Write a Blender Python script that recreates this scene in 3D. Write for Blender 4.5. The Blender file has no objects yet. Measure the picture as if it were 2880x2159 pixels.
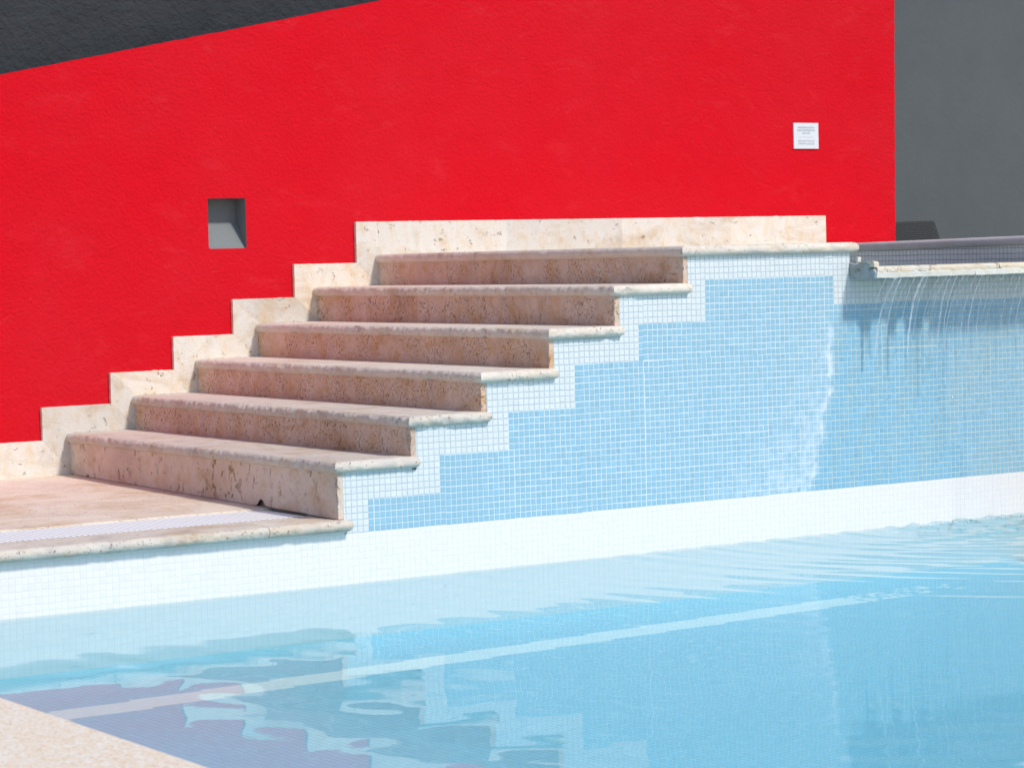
import bpy, math, random
import numpy as np
from mathutils import Vector, Matrix, noise
random.seed(7)
rng = np.random.default_rng(11)
scene = bpy.context.scene
COL = scene.collection
U = 0.025                      # one mosaic tile pitch in metres; the layout is measured in tiles
ZW = -44.6                     # water level in tiles (becomes z = 0)

# ------------------------------------------------------------------ camera
F_PX, YAW, PITCH, ROLL = 7214.4, 0.5850, -0.0500, -0.0240
CAM = (-263.674, -339.093, 4.771)


def m3(p):
    return Vector((p[0] * U, p[1] * U, (p[2] - ZW) * U))


fwd = Vector((math.sin(YAW) * math.cos(PITCH), math.cos(YAW) * math.cos(PITCH), math.sin(PITCH)))
rgt = Vector((math.cos(YAW), -math.sin(YAW), 0))
upv = rgt.cross(fwd)
r2 = rgt * math.cos(ROLL) + upv * math.sin(ROLL)
u2 = -rgt * math.sin(ROLL) + upv * math.cos(ROLL)
cam = bpy.data.cameras.new('camera')
camo = bpy.data.objects.new('camera', cam)
COL.objects.link(camo)
mw = Matrix((r2, u2, -fwd)).transposed().to_4x4()
mw.translation = m3(CAM)
camo.matrix_world = mw
cam.sensor_width = 36
cam.lens = F_PX / 2880 * 36
cam.clip_end = 3000
cam.dof.use_dof = True
cam.dof.focus_distance = 10.2
cam.dof.aperture_fstop = 9
scene.camera = camo

# ------------------------------------------------------------------ sky, sun, exposure
SUN = Vector((0.30, -1.0, 1.12)).normalized()
world = bpy.data.worlds.new('World')
scene.world = world
world.use_nodes = True
wn = world.node_tree
bg = wn.nodes['Background']
sky = wn.nodes.new('ShaderNodeTexSky')
sky.sky_type = 'NISHITA'
sky.sun_disc = False
sky.sun_elevation = math.asin(SUN.z)
sky.sun_rotation = math.atan2(SUN.x, SUN.y)
sky.dust_density = 0.6
sky.ozone_density = 1.6
wn.links.new(sky.outputs[0], bg.inputs[0])
bg.inputs[1].default_value = 0.15
sl = bpy.data.lights.new('sun', 'SUN')
sl.energy = 2.7
sl.angle = math.radians(7)
sl.color = (1.0, 0.955, 0.88)
so = bpy.data.objects.new('sun', sl)
COL.objects.link(so)
so.rotation_euler = (-SUN).to_track_quat('-Z', 'Y').to_euler()
so.location = (0, -5, 12)
scene.view_settings.view_transform = 'Standard'
scene.view_settings.look = 'None'
scene.view_settings.exposure = 0.16
scene.view_settings.gamma = 1
scene.view_settings.use_curve_mapping = False
scene.render.engine = 'CYCLES'
scene.cycles.use_denoising = True
scene.cycles.max_bounces = 6
scene.cycles.transparent_max_bounces = 16
scene.cycles.sample_clamp_indirect = 4
scene.cycles.caustics_reflective = False


# ------------------------------------------------------------------ node helpers
class NT:
    def __init__(s, name):
        s.m = bpy.data.materials.new(name)
        s.m.use_nodes = True
        s.t = s.m.node_tree
        s.b = s.t.nodes['Principled BSDF']
        s.out = s.t.nodes['Material Output']

    def n(s, typ, **kw):
        nd = s.t.nodes.new('ShaderNode' + typ)
        for k, v in kw.items():
            if k.startswith('_'):
                setattr(nd, k[1:], v)
        for k, v in kw.items():
            if not k.startswith('_'):
                key = int(k[1:]) if k[0] == 'i' and k[1:].isdigit() else k
                s.put(nd.inputs[key], v)
        return nd

    def put(s, sock, v):
        if isinstance(v, bpy.types.NodeSocket):
            s.t.links.new(v, sock)
        else:
            sock.default_value = v

    def coord(s, scale=(1, 1, 1)):
        tc = s.n('TexCoord')
        return s.n('Mapping', Vector=tc.outputs['Object'], Scale=scale).outputs[0]

    def noise(s, vec, scale, detail=4, rough=0.55, dist=0.0):
        return s.n('TexNoise', Vector=vec, Scale=scale, Detail=detail, Roughness=rough, Distortion=dist).outputs[0]

    def ramp(s, fac, *stops):
        r = s.n('ValToRGB', Fac=fac)
        e = r.color_ramp.elements
        while len(e) < len(stops):
            e.new(0.5)
        for el, (p, c) in zip(e, stops):
            el.position = p
            el.color = (c, c, c, 1) if not hasattr(c, '__len__') else (*c, 1)
        return r.outputs[0]

    def mix(s, fac, a, b, mode='MIX'):
        m = s.n('Mix', _data_type='RGBA', _blend_type=mode)
        s.put(m.inputs[0], fac)
        for sock, v in ((m.inputs[6], a), (m.inputs[7], b)):
            s.put(sock, (*v, 1) if hasattr(v, '__len__') and len(v) == 3 else v)
        return m.outputs[2]

    def math(s, op, a, b=0.0):
        m = s.n('Math', _operation=op)
        s.put(m.inputs[0], a)
        s.put(m.inputs[1], b)
        return m.outputs[0]

    def bump(s, h, strength, dist=0.01, normal=None):
        b = s.n('Bump', Height=h, Strength=strength, Distance=dist)
        if normal is not None:
            s.put(b.inputs['Normal'], normal)
        return b.outputs[0]

    def fin(s, col=None, rough=None, normal=None, spec=None):
        if col is not None:
            s.put(s.b.inputs['Base Color'], (*col, 1) if hasattr(col, '__len__') and len(col) == 3 else col)
        if rough is not None:
            s.put(s.b.inputs['Roughness'], rough)
        if normal is not None:
            s.put(s.b.inputs['Normal'], normal)
        if spec is not None:
            s.put(s.b.inputs['Specular IOR Level'], spec)
        return s.m


def stucco(name, base, light, dark, grain=180, strength=0.7, fade=None):
    t = NT(name)
    v = t.coord()
    big = t.noise(v, 1.1, 3, 0.6)
    c = t.mix(t.ramp(big, (0.38, 0.0), (0.72, 1.0)), base, light)
    med = t.noise(v, 6, 3, 0.65)
    c = t.mix(t.math('MULTIPLY', t.ramp(med, (0.45, 0.0), (0.75, 1.0)), 0.35), c, dark)
    if fade:                                   # rubbed and chalky places in the paint
        sc = t.noise(t.coord((2.2, 1, 5)), 1.6, 5, 0.75, 0.6)
        c = t.mix(t.math('MULTIPLY', t.ramp(sc, (0.56, 0.0), (0.78, 1.0)), 0.20), c, fade)
        sp = t.noise(v, 60, 3, 0.6)
        c = t.mix(t.math('MULTIPLY', t.ramp(sp, (0.70, 0.0), (0.76, 1.0)), 0.6), c, fade)
    fine = t.noise(v, grain, 2, 0.6)
    mid = t.noise(v, grain * 0.33, 2, 0.6)
    h = t.math('ADD', t.math('MULTIPLY', fine, 0.5), t.math('MULTIPLY', mid, 1.0))
    h = t.math('ADD', h, t.math('MULTIPLY', t.noise(v, 9, 3), 1.0))
    return t.fin(c, 0.92, t.bump(h, strength, 0.010), 0.08)


def stone(name, c0, c1, c2, pitc, pscale=(1, 1, 1), pit=(0.60, 0.68), pitn=42, bump=0.7, rough=0.7, speck=0.5, patch=0.5, pdist=0.35, stain=0.7):
    t = NT(name)
    v = t.coord()
    big = t.noise(v, 5.5, 3, 0.62, 0.4)
    c = t.mix(t.ramp(big, (0.35, 0.0), (0.66, 1.0)), c0, c1)
    sm = t.noise(t.coord((1.3, 1.3, 0.8)), 13, 4, 0.7, 0.5)
    c = t.mix(t.math('MULTIPLY', t.ramp(sm, (0.48, 0.0), (0.70, 1.0)), patch), c, c2)
    st1 = t.ramp(t.noise(t.coord((1, 1, 2.2)), 2.6, 5, 0.7, 0.8), (0.50, 0.0), (0.68, 1.0))
    c = t.mix(t.math('MULTIPLY', st1, stain), c, t.mix(1.0, c, (0.80, 0.66, 0.50), 'MULTIPLY'))
    st2 = t.ramp(t.noise(t.coord((1.4, 1.4, 1.0)), 4.1, 4, 0.7, 0.3), (0.54, 0.0), (0.72, 1.0))
    c = t.mix(t.math('MULTIPLY', st2, stain), c, t.mix(1.0, c, (0.80, 0.81, 0.84), 'MULTIPLY'))
    pv = t.coord(pscale)
    pn = t.noise(pv, pitn, 3, 0.7, pdist)
    where = t.ramp(t.noise(v, 7, 2, 0.6), (0.36, 0.0), (0.60, 1.0))
    pm = t.math('MULTIPLY', t.ramp(pn, (pit[0], 0.0), (pit[1], 1.0)), where)
    c = t.mix(t.math('MULTIPLY', pm, 0.8), c, pitc)
    dots = t.ramp(t.noise(v, 190, 2, 0.5), (0.66, 0.0), (0.72, 1.0))
    c = t.mix(t.math('MULTIPLY', dots, speck), c, pitc)
    oi = t.n('ObjectInfo').outputs['Random']
    c = t.mix(1.0, c, t.ramp(oi, (0.0, (0.84, 0.83, 0.83)), (0.5, (0.98, 0.98, 0.98)), (1.0, (1.05, 1.0, 0.95))), 'MULTIPLY')
    fine = t.noise(v, 120, 2, 0.65)
    h = t.math('SUBTRACT', t.math('ADD', t.math('MULTIPLY', fine, 0.35), t.math('MULTIPLY', sm, 0.5)), t.math('MULTIPLY', pm, 1.3))
    return t.fin(c, max(rough, 0.8), t.bump(h, bump, 0.007), 0.10)


def tile_mat(name, rough, wetrough=None):
    t = NT(name)
    a = t.n('Attribute', _attribute_name='col')
    v = t.coord()
    f = t.noise(v, 85, 3, 0.6)
    c = t.mix(t.ramp(f, (0.3, 0.0), (0.7, 1.0)), a.outputs['Color'], t.mix(1.0, a.outputs['Color'], (0.93, 0.955, 0.97), 'MULTIPLY'))
    return t.fin(c, rough, t.bump(t.noise(v, 70, 2), 0.12, 0.003), 0.45)


def water_mat(name, ior, tint, bumps, rough=0.0, milky=0.0, bscale=(1, 1, 1)):
    t = NT(name)
    v = t.coord(bscale)
    nrm = None
    if bumps:
        h = None
        for sc, am in bumps:
            k = t.math('MULTIPLY', t.noise(v, sc, 2, 0.5), am)
            h = k if h is None else t.math('ADD', h, k)
        nrm = t.bump(h, 1.0, 0.001)
    fr = t.n('Fresnel', IOR=ior)
    tr = t.n('BsdfTransparent', Color=(*tint, 1))
    gl = t.n('BsdfGlossy', Roughness=rough)
    gl.inputs['Color'].default_value = (1, 1, 1, 1)
    if nrm is not None:
        t.put(fr.inputs['Normal'], nrm)
        t.put(gl.inputs['Normal'], nrm)
    mx = t.n('MixShader', Fac=fr.outputs[0])
    t.put(mx.inputs[1], tr.outputs[0])
    t.put(mx.inputs[2], gl.outputs[0])
    o = mx.outputs[0]
    if milky:
        df = t.n('BsdfDiffuse')
        df.inputs['Color'].default_value = (0.9, 0.95, 1, 1)
        fac = t.math('MULTIPLY', t.ramp(t.noise(t.coord((60, 60, 2.0)), 1.0, 3, 0.6), (0.30, 0.25), (0.72, 1.0)), milky)
        m2 = t.n('MixShader', Fac=fac)
        t.put(m2.inputs[1], o)
        t.put(m2.inputs[2], df.outputs[0])
        o = m2.outputs[0]
    t.t.links.new(o, t.out.inputs['Surface'])
    t.t.nodes.remove(t.b)
    return t.m


M = {}
M['red'] = stucco('red_stucco', (0.65, 0.0055, 0.015), (0.63, 0.011, 0.021), (0.585, 0.0055, 0.013), fade=(0.68, 0.07, 0.08))
M['grey_shade'] = stucco('grey_stucco_painted_shade', (0.036, 0.040, 0.044), (0.048, 0.052, 0.056), (0.029, 0.032, 0.035), 75, 1.0)  # darker grey holds the shade on the upper wall; nothing casts it
M['grey'] = stucco('grey_stucco', (0.108, 0.118, 0.120), (0.098, 0.109, 0.112), (0.090, 0.098, 0.100), 110, 0.22)
M['niche'] = stucco('niche_plaster', (0.215, 0.227, 0.227), (0.20, 0.212, 0.212), (0.17, 0.178, 0.178), 120, 0.4)
M['tread'] = stone('tread_stone', (0.76, 0.69, 0.60), (0.69, 0.61, 0.54), (0.76, 0.66, 0.52), (0.46, 0.31, 0.19), (1, 1, 1), (0.62, 0.72), 80, 0.9, 0.6, 0.35)
M['riser'] = stone('riser_stone', (0.76, 0.59, 0.49), (0.66, 0.485, 0.38), (0.66, 0.40, 0.20), (0.32, 0.17, 0.075), (1, 1, 0.8), (0.56, 0.70), 95, 0.8, 0.75, 0.4, 0.85)
M['riserpit'] = stone('pitted_riser_stone', (0.77, 0.64, 0.55), (0.72, 0.58, 0.49), (0.70, 0.49, 0.31), (0.40, 0.23, 0.105), (1.0, 1.0, 0.65), (0.578, 0.655), 27, 1.0, 0.75, 0.25, 0.7, 0.6)
M['skirt'] = stone('skirting_stone', (0.74, 0.68, 0.59), (0.77, 0.73, 0.67), (0.74, 0.59, 0.41), (0.50, 0.36, 0.20), (1, 1, 1), (0.63, 0.74), 30, 1.0, 0.7, 0.3, 0.9)
M['weir'] = stone('weir_stone', (0.74, 0.64, 0.50), (0.76, 0.70, 0.60), (0.70, 0.52, 0.33), (0.55, 0.38, 0.22), (1, 1, 1), (0.60, 0.70), 30, 1.0, 0.55)
M['weirw'] = stone('pale_weir_stone', (0.74, 0.73, 0.66), (0.76, 0.75, 0.70), (0.70, 0.62, 0.44), (0.55, 0.42, 0.26), (1, 1, 1), (0.62, 0.72), 24, 0.5, 0.5)
M['mortar'] = stone('grey_mortar', (0.36, 0.39, 0.40), (0.42, 0.44, 0.44), (0.46, 0.43, 0.36), (0.22, 0.23, 0.23), (1, 1, 1), (0.58, 0.68), 30, 1.0, 0.85)
M['core'] = stone('masonry_core', (0.4, 0.4, 0.38), (0.45, 0.44, 0.42), (0.4, 0.38, 0.35), (0.3, 0.3, 0.3))
M['tile'] = tile_mat('glass_mosaic', 0.32)
M['grout'] = tile_mat('grout', 0.9)
M['white_plastic'] = NT('white_plastic').fin((0.92, 0.92, 0.91), 0.7, spec=0.1)
M['dark'] = NT('drain_shade').fin((0.02, 0.018, 0.016), 0.9)  # near-black colour stands in for the shade inside the drain channel
M['water'] = water_mat('pool_water', 1.155, (0.85, 0.97, 1.0), [(14, 0.07), (45, 0.014)], bscale=(1, 1, 1))
M['spa_water'] = water_mat('spa_water', 1.30, (0.80, 0.93, 1.0), [(30, 0.15)])
M['fall'] = water_mat('falling_water', 1.33, (1.0, 1.0, 1.0), [(60, 1.6)], 0.03, 0.34, (1, 1, 0.35))
M['film'] = water_mat('water_film', 1.09, (1.0, 1.0, 1.0), [(70, 0.5)], 0.05, 0.085, (1, 1, 0.12))
t = NT('foam')
M['foam'] = t.fin((0.9, 0.94, 0.97), 0.5)


def granite():
    t = NT('cream_granite')
    v = t.coord()
    c = t.mix(t.ramp(t.noise(v, 75, 3, 0.7, 0.4), (0.40, 0.0), (0.60, 1.0)), (0.80, 0.62, 0.44), (0.84, 0.77, 0.67))
    c = t.mix(t.math('MULTIPLY', t.ramp(t.noise(v, 120, 2, 0.6), (0.60, 0.0), (0.66, 1.0)), 0.7), c, (0.42, 0.29, 0.21))
    c = t.mix(t.math('MULTIPLY', t.ramp(t.noise(v, 70, 3, 0.6), (0.58, 0.0), (0.66, 1.0)), 0.6), c, (0.86, 0.84, 0.83))
    return t.fin(c, 0.8, t.bump(t.noise(v, 80, 3), 0.25, 0.004), 0.1)


M['granite'] = granite()


def wicker():
    t = NT('dark_wicker')
    v = t.coord()
    return t.fin(t.mix(t.noise(v, 60, 3), (0.006, 0.0055, 0.005), (0.014, 0.013, 0.012)), 0.5, t.bump(t.noise(v, 260, 2), 0.3, 0.002))


M['wicker'] = wicker()
M['strand'] = NT('wicker_strand').fin((0.07, 0.063, 0.059), 0.6, spec=0.3)  # paler than the wicker behind: weave highlights put into the colour
M['sign'] = NT('white_acrylic').fin((0.66, 0.69, 0.72), 0.3)
M['ink'] = NT('grey_ink').fin((0.32, 0.34, 0.37), 0.6)
M['ground'] = stone('ground_stone', (0.45, 0.42, 0.38), (0.5, 0.46, 0.42), (0.42, 0.38, 0.34), (0.3, 0.26, 0.22))

# ------------------------------------------------------------------ object helpers
WL = {}


def tag(o, label=None, cat=None, group=None, kind=None):
    for k, v in (('label', label), ('category', cat), ('group', group), ('kind', kind)):
        if v:
            o[k] = v
    return o


def empty(name, p, label, cat, group=None):
    o = bpy.data.objects.new(name, None)
    o.empty_display_size = 0.1
    COL.objects.link(o)
    o.location = m3(p)
    WL[o.name] = m3(p)
    return tag(o, label, cat, group)


def place(o, wloc, parent):
    WL[o.name] = wloc
    if parent is not None:
        o.parent = parent
        o.location = wloc - WL[parent.name]
    else:
        o.location = wloc


def mk(name, V, Fc, mat, parent=None, smooth=False, col=None, kind=None, sharp=None):
    V = np.asarray(V, float).reshape(-1, 3)
    W = V * U
    W[:, 2] -= ZW * U
    if parent is not None:
        org = WL[parent.name]
    else:
        lo, hi = W.min(0), W.max(0)
        org = Vector(((lo[0] + hi[0]) / 2, (lo[1] + hi[1]) / 2, lo[2]))
    W = W - np.array(org)
    me = bpy.data.meshes.new(name)
    me.from_pydata(W.tolist(), [], [tuple(int(i) for i in f) for f in Fc])
    if smooth:
        me.polygons.foreach_set('use_smooth', [True] * len(me.polygons))
        if sharp:
            me.set_sharp_from_angle(angle=math.radians(sharp))
    if col is not None:                      # one colour per vertex
        at = me.color_attributes.new('col', 'FLOAT_COLOR', 'POINT')
        c = np.ones((len(V), 4))
        c[:, :3] = np.asarray(col)
        at.data.foreach_set('color', c.ravel())
    me.materials.append(M[mat] if isinstance(mat, str) else mat)
    me.update()
    o = bpy.data.objects.new(name, me)
    COL.objects.link(o)
    place(o, org if parent is None else WL[parent.name].copy(), parent)
    if kind:
        o['kind'] = kind
    return o


BF = [(0, 1, 5, 4), (1, 2, 6, 5), (2, 3, 7, 6), (3, 0, 4, 7), (4, 5, 6, 7), (3, 2, 1, 0)]


def boxv(x0, x1, y0, y1, z0, z1):
    return [(x0, y0, z0), (x1, y0, z0), (x1, y1, z0), (x0, y1, z0), (x0, y0, z1), (x1, y0, z1), (x1, y1, z1), (x0, y1, z1)]


def box(name, b, mat, parent=None, bev=0.0, **kw):
    o = mk(name, boxv(*b), BF, mat, parent, **kw)
    if bev:
        md = o.modifiers.new('bevel', 'BEVEL')
        md.width = bev * U
        md.segments = 2
    return o


def fb(x, y, z, s=1.0, o=3):
    return noise.fractal(Vector((x * s, y * s, z * s)), 1.0, 2.0, o)


def slab(name, x0, x1, y0, y1, top, t, mat, parent, left=True, front=True, right=True, step=0.45, rough=0.16, chip=0.5, seed=0.0, ztilt=None, kind=None):
    """stone slab with a half-round nosing on the sides facing the steps and the pool; worn, chipped edges"""
    r = t / 2
    A = [math.radians(-90 + 180 * i / 10) for i in range(11)]
    nl = max(2, int((y1 - y0) / step)) if left else 1
    nf = max(2, int((x1 - x0) / step))
    nr = max(2, int((y1 - y0) / (step * 3))) if right else 1
    path = [('l', i / nl) for i in range(nl)] + [('f', i / nf) for i in range(nf)] + [('r', i / nr) for i in range(nr + 1)]
    V = []
    for side, u in path:
        for a in A:
            inn = r * (1 - math.cos(a))
            il = inn if left else 0
            ifr = inn if front else 0
            ir = inn if right else 0
            if side == 'l':
                p = [x0 + il, y1 + (y0 + ifr - y1) * u]
                d = (-1, 0)
            elif side == 'f':
                p = [x0 + il + (x1 - ir - x0 - il) * u, y0 + ifr]
                d = (0, -1)
            else:
                p = [x1 - ir, y0 + ifr + (y1 - y0 - ifr) * u]
                d = (1, 0)
            z = top - r + r * math.sin(a)
            w = math.cos(a)
            n1 = fb(p[0] + seed, p[1] + seed * 3, z, 0.9, 4)
            n2 = fb(p[0] * 0.5 - seed, p[1] * 0.5 + 9, z * 0.5, 0.6, 3)
            dis = rough * n1 * w
            if n2 > 0.22:
                dis -= chip * (n2 - 0.22) * w * (1 + 0.8 * n1)
            p[0] += d[0] * dis
            p[1] += d[1] * dis
            z += 0.35 * rough * n1 * w
            if ztilt:
                z += ztilt(p[0], p[1])
            V.append((p[0], p[1], z))
    k = len(A)
    m = len(path)
    Fc = []
    for i in range(m - 1):
        for j in range(k - 1):
            a, b = i * k + j, (i + 1) * k + j
            Fc.append((a, b, b + 1, a + 1))
    Fc.append([i * k + k - 1 for i in range(m)])
    Fc.append([i * k for i in range(m - 1, -1, -1)])
    return mk(name, V, Fc, mat, parent, smooth=True, kind=kind, sharp=50)


# ------------------------------------------------------------------ measured layout (tiles)
NOSE = [None, -72.37, -59.03, -45.68, -32.57, -19.61, -5.44]
RIS = [None, -71.5, -58.3, -45.1, -32.0, -18.85, -4.7]
TH = 1.8
TOP = [-34.75] + [z + TH / 2 for z in (-26.77, -20.55, -14.31, -7.97, -1.39, 4.77)]
LEFT = [None, -76.85, -63.0, -49.9, -37.15, -23.6, -9.55]       # left edges of the stepped skirting
STOP = [-27.0, -20.93, -15.2, -8.97, -2.33, 4.05, 12.1]         # its top edges
YS = 98.8                                                     # face of the skirting
YR = 99.55                                                    # face of the red wall
OV = 1.15
FB, FW = np.array((0.28, 0.64, 0.77)), np.array((0.82, 0.94, 0.92))
UW = np.array((0.62, 0.72, 0.75))  # underwater rows coloured pale to carry the reflection of the white band
BLUE_L = [(-7, 0), (-13, -14), (-20, -27), (-26, -40), (-32, -53), (-37, -66)]


def deckz(y):
    return -34.75 + 1.25 * max(0.0, min(1.0, y / YS))


# ------------------------------------------------------------------ ground and setting
tag(mk('ground', [(-40000, -40000, -90), (40000, -40000, -90), (40000, 40000, -90), (-40000, 40000, -90)], [(0, 1, 2, 3)], 'ground'), kind='structure')
tag(box('terrace_floor', (79, 900, 36, 900, -18, -14), 'ground'), kind='structure')
tag(box('near_deck', (-900, -262, -900, -0.8, -40, -35.0), 'granite'), kind='structure')

# ------------------------------------------------------------------ red wall with its niche
rw = empty('red_wall', (25, 103, -36), 'tall red stucco wall with sloping top edge behind the stairs', 'wall')


def wall_top(x):
    return 39.56 + 0.2009 * (x + 82.17)


def jit(a, b, n, amp, seed, ax):
    P = []
    for i in range(n + 1):
        u = i / n
        x = a[0] + (b[0] - a[0]) * u
        z = a[1] + (b[1] - a[1]) * u
        if 0 < i < n:
            d = amp * fb(x * 0.6, seed, z * 0.6, 1.0, 3)
            x += d * (ax == 0)
            z += d * (ax == 1)
        P.append((x, z))
    return P


NX0, NX1, NZ0, NZ1 = -41.5, -33.4, 7.4, 16.95
xl, zb = -185.0, -36.0
bot = [(xl, zb), (132.0, zb)]
rt = jit((131.7, zb), (133.6, wall_top(133.6)), 190, 0.22, 3.0, 0)
tp = jit((133.6, wall_top(133.6)), (xl, wall_top(xl)), 300, 0.16, 8.0, 1)
outer = [(xl, zb)] + rt + tp[1:]
# niche outline with slightly rounded, hand-finished corners
hole = []
cr = 0.45
for cx, cz, a0 in ((NX0 + cr, NZ0 + cr, 180), (NX1 - cr, NZ0 + cr, 270), (NX1 - 0.15, NZ1 - 0.15, 0), (NX0 + 0.15, NZ1 - 0.15, 90)):
    rr = cr if a0 >= 180 else 0.15
    for i in range(5):
        a = math.radians(a0 + 22.5 * i)
        hole.append((cx + rr * math.cos(a), cz + rr * math.sin(a)))
import bmesh
bm = bmesh.new()
ov = [bm.verts.new((x, YR, z)) for x, z in outer]
hv = [bm.verts.new((x, YR, z)) for x, z in hole]
ed = [bm.edges.new((ov[i], ov[(i + 1) % len(ov)])) for i in range(len(ov))] + [bm.edges.new((hv[i], hv[(i + 1) % len(hv)])) for i in range(len(hv))]
bmesh.ops.triangle_fill(bm, edges=ed, use_beauty=True)
bm.verts.index_update()
V = [tuple(v.co) for v in bm.verts]
Fc = [[v.index for v in f.verts] for f in bm.faces]
Fc = [f if (bm.faces.ensure_lookup_table() or bm.faces[i].normal.y < 0) else f[::-1] for i, f in enumerate(Fc)]
bm.free()
n0 = len(V)
no = len(outer)
V += [(x + (0.12 if x > 130 else 0), YR + 0.2, z - 0.0) for x, z in outer] + [(x, YR + 8, z) for x, z in outer]
for i in range(no):
    j = (i + 1) % no
    Fc.append((i, n0 + i, n0 + j, j))
    Fc.append((n0 + i, n0 + no + i, n0 + no + j, n0 + j))
mk('wall_body', V, Fc, 'red', rw)
e_, yb_, zm_ = 0.06, YR + 4.4, NZ0 + 5.2
V = []
for x in (NX0 - e_, NX1 + e_):
    V += [(x, YR + 0.03, NZ0 - e_), (x, YR + 0.03, NZ1 + e_), (x, yb_, NZ1 + e_), (x, yb_, zm_), (x, YR + 0.5, NZ0 - e_)]
Fc = [(0, 1, 2, 3, 4), (5, 9, 8, 7, 6), (1, 6, 7, 2), (2, 7, 8, 3), (3, 8, 9, 4), (4, 9, 5, 0)]
mk('wall_niche', V, Fc, 'niche', rw)['label'] = 'square grey recess in the red wall'

tag(box('upper_grey_wall', (-330, 139, 116, 126, -36, 190), 'grey_shade'), 'grey stucco wall rising behind the sloping red wall, shade put into its colour', 'wall')
tag(box('grey_wall', (120, 520, 171, 180, -14, 190), 'grey'), 'plain grey stucco wall beyond the end of the red wall', 'wall')

# ------------------------------------------------------------------ staircase
st = empty('stone_staircase', (-35, 49, -35), 'worn travertine staircase climbing beside the mosaic wall', 'stairs')


def riser(k):
    x0 = RIS[k]
    z0 = TOP[k - 1]
    z1 = TOP[k] - TH
    y0 = -0.18
    y1 = YS
    ny, nz = 190, 9
    V, Fc = [], []
    for i in range(ny + 1):
        u = i / ny
        y = y0 + (y1 - y0) * u
        zlow = (deckz(y) if k == 1 else z0) - 0.02
        if k == 1:                                # broken-out corner above the drain
            g = math.exp(-((y - 24.6) / 1.1) ** 2)
            zlow += 1.25 * g * (1 + 0.3 * fb(y, 1, 2, 2)) + 0.10
            if 9.5 < y < 23:
                zlow += 0.12
        else:
            zlow += 0.05 * max(0, fb(y * 0.8, k, 3.1))
        for j in range(nz + 1):
            w = j / nz
            z = zlow + (z1 + 0.1 - zlow) * w
            d = 0.05 * fb(y * 0.7, z * 0.7, k * 5.1, 1, 3)
            if i < 3:                             # chipped front arris
                d += 0.10 * max(0, fb(z * 1.7, k * 2.2, 4.4)) * (3 - i)
            V.append((x0 + d, y + (0.10 * fb(z * 1.5, k, 0.3) if i == 0 else 0), z))
    for i in range(ny):
        for j in range(nz):
            a = i * (nz + 1) + j
            Fc.append((a, a + 1, a + nz + 2, a + nz + 1))
    b = len(V)
    for j in range(nz + 1):                       # end face of the slab beside the tiles
        p = V[j]
        V.append((x0 + 0.95, y0 + 0.02, p[2]))
        V.append(p)
    for j in range(nz):
        Fc.append((b + 2 * j + 1, b + 2 * j, b + 2 * j + 2, b + 2 * j + 3))
    c = len(V)
    V += [(x0 + 0.95, y1, z0), (x0 + 0.95, y1, z1 + 0.1)]
    Fc.append((b, c, c + 1, b + 2 * nz))
    # underside so that the gap above the drain is dark and solid
    o = mk('riser', V, Fc, 'riserpit' if k == 1 else 'riser', st, smooth=True, sharp=40)
    return o


for k in range(1, 7):
    riser(k)
for k in range(1, 6):
    o = slab('tread', NOSE[k], RIS[k + 1] + 1.35, -OV, YS, TOP[k], TH, 'tread', st, seed=k * 7.3, chip=0.9 if k != 4 else 1.2, rough=0.22 if k != 2 else 0.34)
o = slab('landing', NOSE[6], 33.1, -OV, YS, TOP[6], TH, 'tread', st, seed=51.0, rough=0.08)
o['label'] = 'long landing slab at the top of the stairs'
box('landing_extension', (33.1, 131, 50, YS, TOP[6] - TH, TOP[6] - 0.1), 'tread', st)
for k in range(1, 7):
    xa = RIS[k] + 1.0
    xb = (RIS[k + 1] + 1.0) if k < 6 else 31.6
    box('stair_core', (xa, xb, 0.35, YS, -38, TOP[k] - TH - 0.02), 'core', st)
box('landing_core', (31.6, 131, 50.5, YS, -38, TOP[6] - TH - 0.02), 'core', st)

# ------------------------------------------------------------------ stepped skirting
sk = empty('stone_skirting', (-5, 99.2, -34), 'cream stone skirting stepping up along the foot of the red wall', 'skirting')


def stonepiece(name, poly, seed, parent=sk, y0=YS, y1=YR + 0.1, mat='skirt'):
    P = []
    n = len(poly)
    for i in range(n):
        a, b = poly[i], poly[(i + 1) % n]
        L = math.hypot(b[0] - a[0], b[1] - a[1])
        m = max(1, int(L / 0.5))
        for j in range(m):
            u = j / m
            x, z = a[0] + (b[0] - a[0]) * u, a[1] + (b[1] - a[1]) * u
            if j:
                d = fb(x * 0.9 + seed, seed, z * 0.9, 1, 4)
                d = (0.05 * d - 0.5 * max(0, d - 0.42)) if min(abs(b[0] - a[0]), abs(b[1] - a[1])) < 0.4 else 0.0
                nx, nz = (b[1] - a[1]) / L, -(b[0] - a[0]) / L
                x -= nx * d * 0.9
                z -= nz * d * 0.9
            P.append((x, z))
    m = len(P)
    cx = sum(p[0] for p in P) / m
    cz = sum(p[1] for p in P) / m

    def ins(p, e):
        dx, dz = cx - p[0], cz - p[1]
        L = math.hypot(dx, dz) or 1
        return (p[0] + dx / L * e, p[1] + dz / L * e)
    V = [(p[0], y1, p[1]) for p in P] + [(p[0], y0 + 0.025, p[1]) for p in P]
    V += [(ins(p, 0.02)[0], y0, ins(p, 0.02)[1]) for p in P]
    Fc = []
    for r in (0, 1):
        for i in range(m):
            j = (i + 1) % m
            Fc.append((r * m + i, r * m + j, (r + 1) * m + j, (r + 1) * m + i))
    Fc.append([2 * m + i for i in range(m)])
    return mk(name, V, Fc, mat, parent)


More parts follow.
